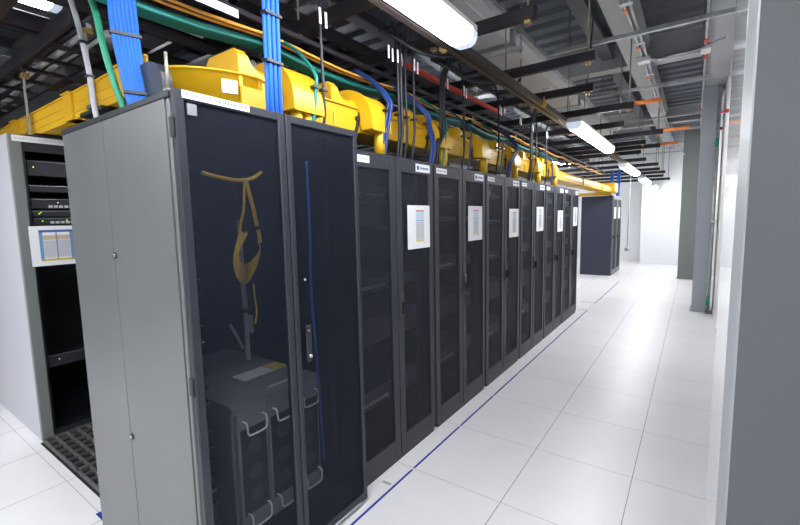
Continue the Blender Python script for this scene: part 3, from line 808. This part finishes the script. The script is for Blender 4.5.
# red tinted ladder strips
for i, y in enumerate((2.72, 3.72)):
    tag(MB().box(-1.90, -1.86, y, y+1.0, 2.81, 2.84).build('red_marker_strip', 'red'), 'red marker strip on the ladder edge, %s along the row' % ['nearer', 'farther'][i], 'marker strip')
# blue bundle at the far end by the end tee
st = [[(x, 12.31, 2.78), (x, 12.31, 2.5), (x-.01, 12.31, 2.3), (x-.02, 12.33, 2.11)] for x in (-1.84, -1.80, -1.68, -1.64)]
drop('cable_drop', 'blue cables dropping onto the far navy cabinet beside the yellow duct end', st, 'blue', .02, group='blue cable drops')

# ------------------------------------------------------------------ white busway boxes
for i, (y0, y1) in enumerate(((.6, 2.78), (2.95, 4.05), (4.2, 6.9), (7.05, 10.2))):
    r = thing('busway_section', 'white boxy busway section under the deck, %s from the camera' % ORD[i], 'busway', (-1.72, y0, 3.30), 'white busway under the deck')
    L = y1-y0
    MB().box(-.20, .20, 0, L, 0, .20, .008).build('housing', 'duct', r)
    MB().box(.20, .26, 0, L, .12, .17).build('side_channel', 'galv', r)
    MB().box(-.21, .21, -.05, 0.0, .02, .18).build('joint_collar', 'beam', r)
    l = MB().box(-.02, .12, L*.55, L*.55+.20, -.0012, 0).build('label', 'white', r)
    mm = MB()
    for q in range(3): mm.box(.0+.035*q, .018+.035*q, L*.55+.02, L*.55+.17*random.uniform(.5, 1), -.0024, -.0012)
    mm.build('lettering', 'ink', l)
for i, y in enumerate((2.90, 4.13, 6.97)):
    r = thing('busway_hanger', 'galvanised hanger frame around the busway, %s from the camera' % ORD[i], 'hanger', (-1.72, y, 3.24), 'busway hangers')
    MB().box(-.30, .30, -.02, .02, 0, .035).build('cross_bar', 'galv', r)
    for x in (-.28, .28): MB().tube([(x, 0, -.03), (x, 0, ZC-3.24)], .008, 6).build('rod', 'rod', r)

# ------------------------------------------------------------------ ceiling steel and conduits
def ibeam(axis, c, z, w, h, a, b, label, m='beam', t=.014, group='steel beams under the deck'):
    w /= 2
    p = [(-w, 0), (w, 0), (w, t), (t/2, t), (t/2, h-t), (w, h-t), (w, h), (-w, h), (-w, h-t), (-t/2, h-t), (-t/2, t), (-w, t)]
    o = MB().prism([(c+x, z+zz) for x, zz in p], axis, a, b).build('steel_beam', m)
    return tag(o, label, 'beam', group)
ibeam('y', -.70, 3.60, .24, .30, -2.0, 15.6, 'long pale steel beam running above the main aisle')
ibeam('x', 6.88, 3.68, .22, .34, -8.5, .30, 'pale steel cross beam, nearer of two above the aisle')
ibeam('x', 11.6, 3.68, .22, .34, -8.5, .30, 'pale steel cross beam, farther of two above the aisle')
ibeam('y', -1.12, 3.85, .16, .25, -2.0, 15.6, 'grey steel purlin between the busway and the pale beam', 'deck')
ibeam('y', -3.0, 3.75, .24, .3, -2.0, 15.6, 'grey steel beam above the middle aisle', 'deck')
r = thing('conduit_run', 'pair of pale conduits with orange marks fixed under the long steel beam', 'conduit', (-.62, 0, 3.56))
for x in (0, .05):
    MB().tube([(x, .5, 0), (x, 15.4, 0)], .014, 8).build('pipe', 'galv', r)
for y in (4.5, 5.6, 6.9, 8.2, 9.6):
    c = MB().box(-.03, .08, y-.03, y+.03, -.016, .038).build('clip', 'galv', r)
    MB().box(-.018, .018, y+.12, y+.20, -.018, .018).build('marker_band', 'orange_s', r)
MB().box(-.05, .09, 6.1, 6.24, -.06, .0, .006).build('junction_box', 'duct', r)
for i, (y, x0, z) in enumerate(((5.14, -1.75, 3.48), (7.3, -1.6, 3.46), (9.6, -1.4, 3.44), (11.0, -1.4, 3.40), (12.6, -1.3, 3.36), (14.0, -1.3, 3.3))):
    o = MB().prism([(y+a, z+b) for a, b in chan(.042, .042, .005)], 'x', x0, XW-.001).build('support_channel', 'galv')
    tag(o, 'thin galvanised channel across to the right wall, %s from the camera' % ORD[i], 'strut', 'galvanised channels to the right wall')
tag(MB().tube(spline([(-.56, 6.15, 3.53), (-.44, 6.2, 3.52), (-.25, 6.0, 3.47), (-.05, 5.95, 3.46), (.10, 6.0, 3.52), (.20, 6.05, 3.56)], 6), .011, 8).build('flexible_conduit', 'galv'), 'flexible metal conduit looping from the beam box to the wall box', 'conduit')
tag(MB().tube(spline([(-.55, 4.2, 3.9), (-.35, 4.25, 3.86), (-.2, 4.3, 3.88), (.05, 4.4, 3.98)], 6), .012, 8).build('flexible_conduit', 'galv'), 'thin bent conduit close under the deck near the right wall', 'conduit')
r = thing('wall_conduit', 'long conduit with red clamps along the soffit edge', 'conduit', (.02, 0, 3.585))
MB().tube([(0, 3.0, 0), (0, 14.5, 0)], .013, 8).build('pipe', 'galv', r)
MB().box(-.035, -.022, 3.0, 14.5, -.01, .03).build('gap_shade_strip', 'black', r)  # black strip painted in as the shade of the gap beside the soffit
for y in (6.0, 6.6, 9.9, 10.6): MB().box(-.02, .02, y, y+.14, -.018, .016).build('clamp', 'red', r)
MB().box(-.05, .05, 6.22, 6.42, -.05, -.014, .004).build('wall_box', 'duct', r)
for i, (y, z) in enumerate(((7.2, 2.98), (8.9, 3.02))):
    r = thing('pipe_clamp', 'small red pipe clamp on the white wall, %s the light grey column' % ['well before', 'just beside'][i], 'clamp', (XW, y, z))
    MB().box(-.05, 0, -.04, .04, -.02, .02, .005).build('bracket', 'red', r); MB().tube([(-.05, 0, 0), (-.09, 0, -.01)], .012, 8).build('bolt', 'red', r)
r = thing('hanging_cable', 'thin black cable hanging from the busway end over the aisle', 'cable', (-.72, 3.64, 2.93))
MB().tube(spline([(0, 0, 0), (.01, .02, .3), (.0, .0, .7), (.02, .3, 1.0)], 5), .007, 6).build('cable', 'cable', r)
MB().tube(spline([(.0, .02, .55), (.06, .03, .48), (.08, .05, .55), (.05, .06, .66)], 5), .007, 6).build('loop', 'cable', r)
# pull cord with ball at the back wall
r = thing('pull_cord', 'thin pull cord with a round end hanging by the back wall', 'pull cord', (-1.55, 13.5, .66))
MB().tube([(0, 0, 0), (.01, 0, 1.2), (.03, 0, 2.15)], .012, 6).build('cord', 'greyc', r)
MB().ball((0, 0, -.03), .07, sc=(1, 1, .8)).build('end_knob', 'greyc', r)

# ------------------------------------------------------------------ columns at the right
r = thing('steel_column', 'light blue-grey column standing against the right wall', 'column', (.018, 8.4, 0))
MB().box(0, .20, 0, .45, 0, 3.66, .006).build('shaft', 'col_lt', r)
MB().box(.20, .25, .06, .45, 0, 3.66).build('web_recess', 'col_lt', r)
MB().box(-.02, .20, -.02, .47, 0, .012).build('base_plate', 'col_lt', r)
r = thing('steel_column', 'darker green-grey column, farther along the right wall', 'column', (-.295, 12.4, 0))
MB().box(0, .60, 0, .35, 0, 3.66, .006).build('shaft', 'col_dk', r)
MB().box(-.015, .60, -.015, .36, 0, .012).build('base_plate', 'col_dk', r)
tag(MB().tube([(-.60, 12.388, 3.62), (-.26, 12.388, 3.02)], .014, 6).build('diagonal_brace', 'galv'), 'slim diagonal brace at the top of the dark column', 'brace')
r = thing('vertical_conduit', 'vertical metal conduit with green bands beside the light column', 'conduit', (.232, 8.33, .03))
MB().tube([(0, 0, 0), (0, 0, 3.0)], .018, 10).build('pipe', 'galv', r)
for z in (.10, 2.62): MB().tube([(0, 0, z), (0, 0, z+.14)], .024, 10).build('band', 'green', r)
MB().box(-.03, .06, -.05, .03, -.028, .02, .004).build('foot', 'ink', r)
MB().box(-.02, .06, -.03, .02, 1.45, 1.48).build('clip', 'steel', r)
# near column beside the camera
r = thing('wall_column', 'big dark grey clad column at the right edge nearest the camera', 'column', (.105, 1.39, 0))
MB().box(.004, 1.14, 0, .03, 0, ZC).build('front_cladding', 'col_near', r)
MB().box(0, .05, .004, .32, 0, ZC, .003).build('corner_trim', 'trim_lt', r)
MB().box(.0, .05, .322, 1.01, 0, ZC, .004).build('side_panel', 'wall_gloss', r)
MB().box(.05, .22, .98, 1.01, 0, ZC).build('return_panel', 'wall', r)

# ------------------------------------------------------------------ world, camera, colour
w = bpy.data.worlds.new('world'); SC.world = w; w.use_nodes = True
w.node_tree.nodes['Background'].inputs[0].default_value = (.55, .6, .7, 1)
w.node_tree.nodes['Background'].inputs[1].default_value = .05
cam = bpy.data.cameras.new('camera'); co = bpy.data.objects.new('camera', cam); COL.objects.link(co); SC.camera = co
FPX = 416.2015737
VY = Vector((295, -50.5, FPX)).normalized(); VZ = Vector((80, 3897.5, FPX)).normalized()
VX = VY.cross(-VZ).normalized(); UP = -VZ
# image axes (right, down, forward) in world coordinates
R_ = Matrix((VX, VY, UP))
right = R_ @ Vector((1, 0, 0)); down = R_ @ Vector((0, 1, 0)); fwd = R_ @ Vector((0, 0, 1))
mw = Matrix((( right.x, -down.x, -fwd.x, 0), (right.y, -down.y, -fwd.y, 0), (right.z, -down.z, -fwd.z, 1.65), (0, 0, 0, 1)))
co.matrix_world = mw
cam.sensor_width = 36; cam.lens = FPX*36/800; cam.clip_start = .02; cam.clip_end = 100
SC.view_settings.view_transform = 'Standard'; SC.view_settings.look = 'None'
SC.view_settings.exposure = 0.15; SC.view_settings.gamma = 1; SC.view_settings.use_curve_mapping = False
SC.cycles.max_bounces = 10; SC.cycles.transparent_max_bounces = 16; SC.cycles.diffuse_bounces = 5
SC.cycles.use_denoising = True
